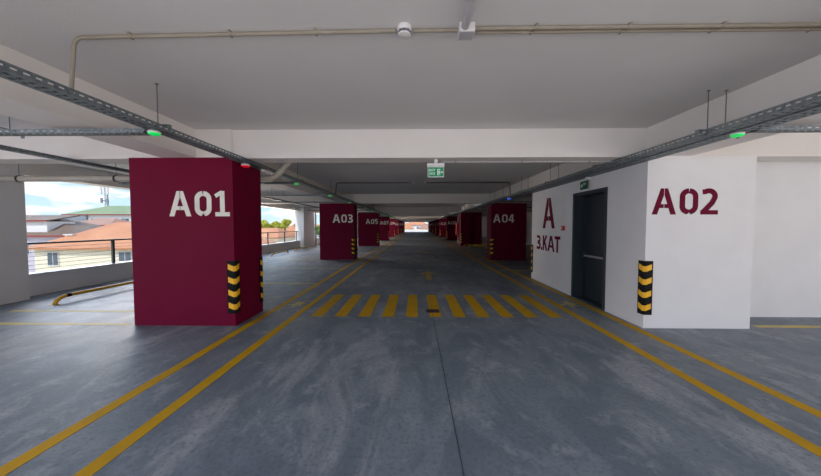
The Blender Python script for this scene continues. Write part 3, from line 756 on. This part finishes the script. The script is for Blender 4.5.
MB().tube([(0.0, 0.02, 0), (0.0, 0.02, 2.15), (0.03, 0.03, 2.22), (0.09, 0.06, 2.27)], 0.011, 8).build('pipe', M['steel'], tv, smooth=True)
v3 = thing('drain_pipe', 'vertical grey drain pipe on the far left pillar beside column A03', 'pipe', (-7.69, 23.4, 0))
MB().tube([(0, 0, 0.0), (0, 0, ZC)], 0.055, 14).build('pipe', M['drain_grey'], v3, smooth=True)
# fire post far right, pale service door
fc = thing('fire_cabinet', 'red fire cabinet on a thin pale post beyond the unnumbered maroon column', 'fire cabinet', (3.66, 26.2, 0))
MB().tube([(0, 0, 0), (0, 0, ZB - 0.002)], 0.04, 10).build('post', M['white_plastic'], fc)
MB().box(-0.18, -0.041, -0.25, 0.25, 0.72, 1.75).build('cabinet', M['fire_red'], fc, bevel=0.01)
struct(MB().box(8.9, 8.999, 36.5, 37.6, 0, 2.1).build('door_2', M['panel']))
# solid partitions on the right side beyond the bays
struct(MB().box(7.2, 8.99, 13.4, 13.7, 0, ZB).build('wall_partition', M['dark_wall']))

# ------------------------------------------------------------------ outside: ground, terrace, houses, trees
GZ = -9.0
struct(MB().box(-260, 260, -160, 420, GZ - 0.5, GZ).build('ground', M['ground']))
struct(MB().box(-9, 9.25, 80.02, 90.0, -0.35, -0.02).box(-9, 9.25, 89.8, 90, -0.02, 0.45).build('terrace', M['terrace']))
struct(MB().box(-11, 12, -24, Y0 - 0.02, -0.35, -0.02).build('terrace', M['terrace']))  # unseen rear deck, added to bounce sunlight onto ceiling and beams
def house(x0, x1, y0, y1, ze, zr, wallm, roofm, label, wins=(), ridge=None, hip=2.0, chim=None, fascia=None, name='house'):
    """walls up to ze, hip roof up to zr"""
    h = thing(name, label, 'building', (x0, y0, GZ))
    def L(p): return (p[0] - x0, p[1] - y0, p[2] - GZ)
    MB().box(0, x1 - x0, 0, y1 - y0, 0, ze - GZ).build('wall', M[wallm], h)
    o = 0.45; xa, xb, ya, yb_ = x0 - o, x1 + o, y0 - o, y1 + o; ym = (y0 + y1)/2; ra, rb = (ridge or (x0 + hip, x1 - hip))
    v = [(xa, ya, ze), (xb, ya, ze), (xb, yb_, ze), (xa, yb_, ze), (ra, ym, zr), (rb, ym, zr), (xa, ya, ze - 0.18), (xb, ya, ze - 0.18), (xb, yb_, ze - 0.18), (xa, yb_, ze - 0.18)]
    f = [(0, 1, 5, 4), (1, 2, 5), (2, 3, 4, 5), (3, 0, 4), (0, 6, 7, 1), (1, 7, 8, 2), (2, 8, 9, 3), (3, 9, 6, 0), (6, 9, 8, 7)]
    MB().add([L(p) for p in v], f).build('roof', M[roofm], h)
    if fascia:
        MB().box(xa - x0 - 0.03, xb - x0 + 0.03, ya - y0 - 0.05, ya - y0 - 0.02, ze - GZ - 0.22, ze - GZ + 0.02).build('fascia', M[fascia], h)
    for (a, b, c, d) in wins:
        w = MB().box(a - x0, b - x0, -0.06, -0.01, c - GZ, d - GZ).build('window', M['frame_white'], h)
        mb = MB(); mid = (a + b)/2 - x0; e = 0.09
        mb.box(a - x0 + e, mid - e/2, -0.08, -0.061, c - GZ + e, d - GZ - e).box(mid + e/2, b - x0 - e, -0.08, -0.061, c - GZ + e, d - GZ - e)
        mb.build('pane', M['glass'], w)
    if chim:
        for cx_, cy_, z0, z1 in chim: 
            MB().box(cx_ - 0.4 - x0, cx_ + 0.4 - x0, cy_ - 0.35 - y0, cy_ + 0.35 - y0, z0 - GZ, z1 - GZ).box(cx_ - 0.5 - x0, cx_ + 0.5 - x0, cy_ - 0.45 - y0, cy_ + 0.45 - y0, z1 - GZ, z1 + 0.12 - GZ).build('chimney', M['white_wall'], h)
    return h
# cream house nearest, orange hipped roof
house(-38.4, -19.5, 30, 41, -0.68, 1.95, 'cream_wall', 'orange_roof', 'cream house with a wide orange tiled roof outside the nearest left opening',
      wins=[(-37.06, -35.87, -2.52, -1.1), (-29.77, -28.4, -2.1, -1.05), (-24, -22.8, -2.3, -1.0)], ridge=(-35.3, -26.5), chim=[(-37.2, 32.4, -0.3, 0.5)])
# house with brown roof, dark red eaves and a dormer, behind it to the left
bh = house(-67, -47.9, 42.5, 51.5, 0.15, 3.0, 'lilac_wall', 'brown_roof', 'white house with brown roof, dormer and dark red eaves behind the cream house', ridge=(-64, -56.5), fascia='trim_red', wins=[(-56.5, -55, -2.6, -1.1)])
dm = MB().box(6.0, 14.2, 0.35, 4.0, 9.6, 11.15).build('dormer', M['white_wall'], bh)
MB().add([(5.7, 0.0, 11.15), (14.5, 0.0, 11.15), (14.5, 4.4, 12.0), (5.7, 4.4, 12.0), (5.7, 0.0, 11.3), (14.5, 0.0, 11.3), (14.5, 4.4, 12.2), (5.7, 4.4, 12.2)],
         [(0,1,2,3),(4,7,6,5),(0,4,5,1),(1,5,6,2),(2,6,7,3),(3,7,4,0)]).build('dormer_roof', M['brown_roof'], dm)
MB().box(5.65, 14.55, -0.06, -0.01, 11.12, 11.34).build('dormer_fascia', M['trim_red'], dm)
# long white building with green roof
gh = house(-77, -50, 66, 84, 4.05, 6.5, 'white_wall', 'green_roof', 'long white building with a pale green metal roof', ridge=(-76.5, -52), wins=[(-71.5 + i*3.4, -69.6 + i*3.4, 2.0, 3.2) for i in range(3)], fascia='trim_red')
sc_ = MB().box(0.3, 5.0, -0.4, -0.1, 2.75 - GZ, 3.95 - GZ)
sc_.build('balcony_screen', M['mast'], gh)
house(-62.0, -54.6, 53.5, 60, 1.65, 3.0, 'white_wall', 'pink_roof', 'white house with a small pink brown roof below the green roofed building', fascia='trim_red', wins=[(-60, -58.8, 0.2, 1.2)])
mt = thing('antenna_mast', 'grey lattice antenna mast rising at the end of the green roof', 'antenna', (-76.9, 75, 6.6))
m = MB()
for a in (0, 2*PI/3, 4*PI/3): m.tube([(0.35*math.cos(a), 0.35*math.sin(a), -1.0), (0.3*math.cos(a), 0.3*math.sin(a), 5.2)], 0.06, 6)
for i in range(10):
    z = i*0.55
    for a in (0, 2*PI/3, 4*PI/3): m.tube([(0.34*math.cos(a), 0.34*math.sin(a), z), (0.34*math.cos(a + 2*PI/3), 0.34*math.sin(a + 2*PI/3), z + 0.5)], 0.035, 5)
m.build('lattice', M['mast'], mt)
for i, (x, z) in enumerate(((-0.8, 3.6), (0.85, 3.6), (0.0, 3.9), (-0.7, 1.2), (0.8, 1.0))):
    MB().box(x - 0.2, x + 0.2, -0.75, -0.5, z - 0.9 + (0.3 if i > 2 else 0), z + 0.9 - (0.3 if i > 2 else 0)).box(x*0.5 - 0.3, x*0.5 + 0.3, -0.52, -0.2, z - 0.08, z + 0.08).build('antenna_panel', M['white_plastic'] if i < 3 else M['mast'], mt)
# houses seen through the second opening and beyond the far end
rows = [(-34.5, -26.5, 58, 67, -0.7, 1.1, 'orange_roof'), (-47.5, -38, 72, 82, -0.9, 1.3, 'pink_roof'), (-36.5, -30.3, 84, 90, -0.6, 1.5, 'orange_roof'), (-66, -52, 96, 108, 0.0, 1.9, 'grey_roof'),
        (-41, -33.5, 100, 112, 0.0, 1.6, 'grey_roof'), (-80, -62, 125, 140, 0.0, 2.4, 'pink_roof'), (-58, -42, 132, 146, -0.2, 2.2, 'orange_roof')]
names = ['nearest orange roofed', 'pink roofed', 'orange roofed middle', 'wide grey roofed', 'small grey roofed', 'farthest pink roofed', 'farthest orange roofed']
for (x0, x1, y0, y1, ze, zr, rm), nm in zip(rows, names):
    house(x0, x1, y0, y1, ze, zr, 'white_wall' if rm != 'orange_roof' else 'cream_wall', rm, nm + ' white house seen through the opening before column A03', wins=[(x0 + 2 + i*3.2, x0 + 3.3 + i*3.2, ze - 2, ze - 0.7) for i in range(2)])
rows = [(-9, -1, 112, 122, 0.6, 2.6, 'orange_roof', 'left one with an orange roof'), (1.5, 9.5, 118, 128, 0.4, 2.4, 'pink_roof', 'right one with a pink roof'), (-4, 5, 140, 152, 2.0, 4.2, 'orange_roof', 'farthest one with an orange roof')]
for x0, x1, y0, y1, ze, zr, rm, nm in rows:
    house(x0, x1, y0, y1, ze, zr, 'white_wall', rm, 'pale house beyond the bright far end of the aisle, ' + nm, wins=[(x0 + 1.5 + i*3, x0 + 2.6 + i*3, ze - 2, ze - 0.8) for i in range(2)])
def tree(x, y, z, r, leafm, label, hgt=None):
    """crown centre height z, radius r"""
    t = thing('tree', label, 'tree', (x, y, GZ), 'trees outside the garage')
    rnd = random.Random(int(x*13 + y*7))
    H = z - GZ
    MB().tube([(0, 0, 0), (0.1, 0, H*0.5), (0, 0.05, H)], 0.22, 8).build('trunk', M['bark'], t)
    m = MB(); q = r*0.13
    blobs = [(0, 0, 0, r*0.72)] + [(rnd.uniform(-.6, .6)*r, rnd.uniform(-.6, .6)*r, rnd.uniform(-.35, .5)*r, r*rnd.uniform(.35, .5)) for _ in range(8)]
    for bx, by, bz, br in blobs:
        for _ in range(130):
            d = Vector((rnd.gauss(0, 1), rnd.gauss(0, 1), rnd.gauss(0, 1))).normalized()
            p = Vector((bx, by, bz + H)) + d*br*rnd.uniform(0.75, 1.05)
            u = d.orthogonal().normalized(); u = (Matrix.Rotation(rnd.uniform(0, 6.28), 3, d) @ u); w = d.cross(u)
            u = (u + d*rnd.uniform(-.5, .5)); 
            m.add([p - u*q - w*q*0.6, p + u*q - w*q*0.6, p + u*q + w*q*0.6, p - u*q + w*q*0.6], [(0, 1, 2, 3)])
    o = m.build('foliage', M[leafm], t)
    return t
tree(-106.5, 90, 3.2, 2.2, 'leaf', 'green tree between the brown roof and the green roofed building')
tree(-103.0, 91, 3.0, 1.6, 'leaf', 'smaller green tree just left of the green roofed building')
tree(-46.6, 93, 1.9, 2.0, 'leaf_yellow', 'left one of the yellow green trees seen before column A03')
tree(-44.2, 95.5, 1.5, 1.7, 'leaf_yellow', 'small yellow green tree touching the left leafy one before column A03')
tree(-41.4, 96, 2.0, 1.9, 'leaf_yellow', 'right one of the yellow green trees seen before column A03')
tree(-46.3, 118.5, 1.9, 1.5, 'leaf', 'distant dark green tree right of the yellow green trees')
tree(-27.2, 90.5, -0.5, 2.6, 'leaf', 'green tree seen through the narrow gap left of column A03')
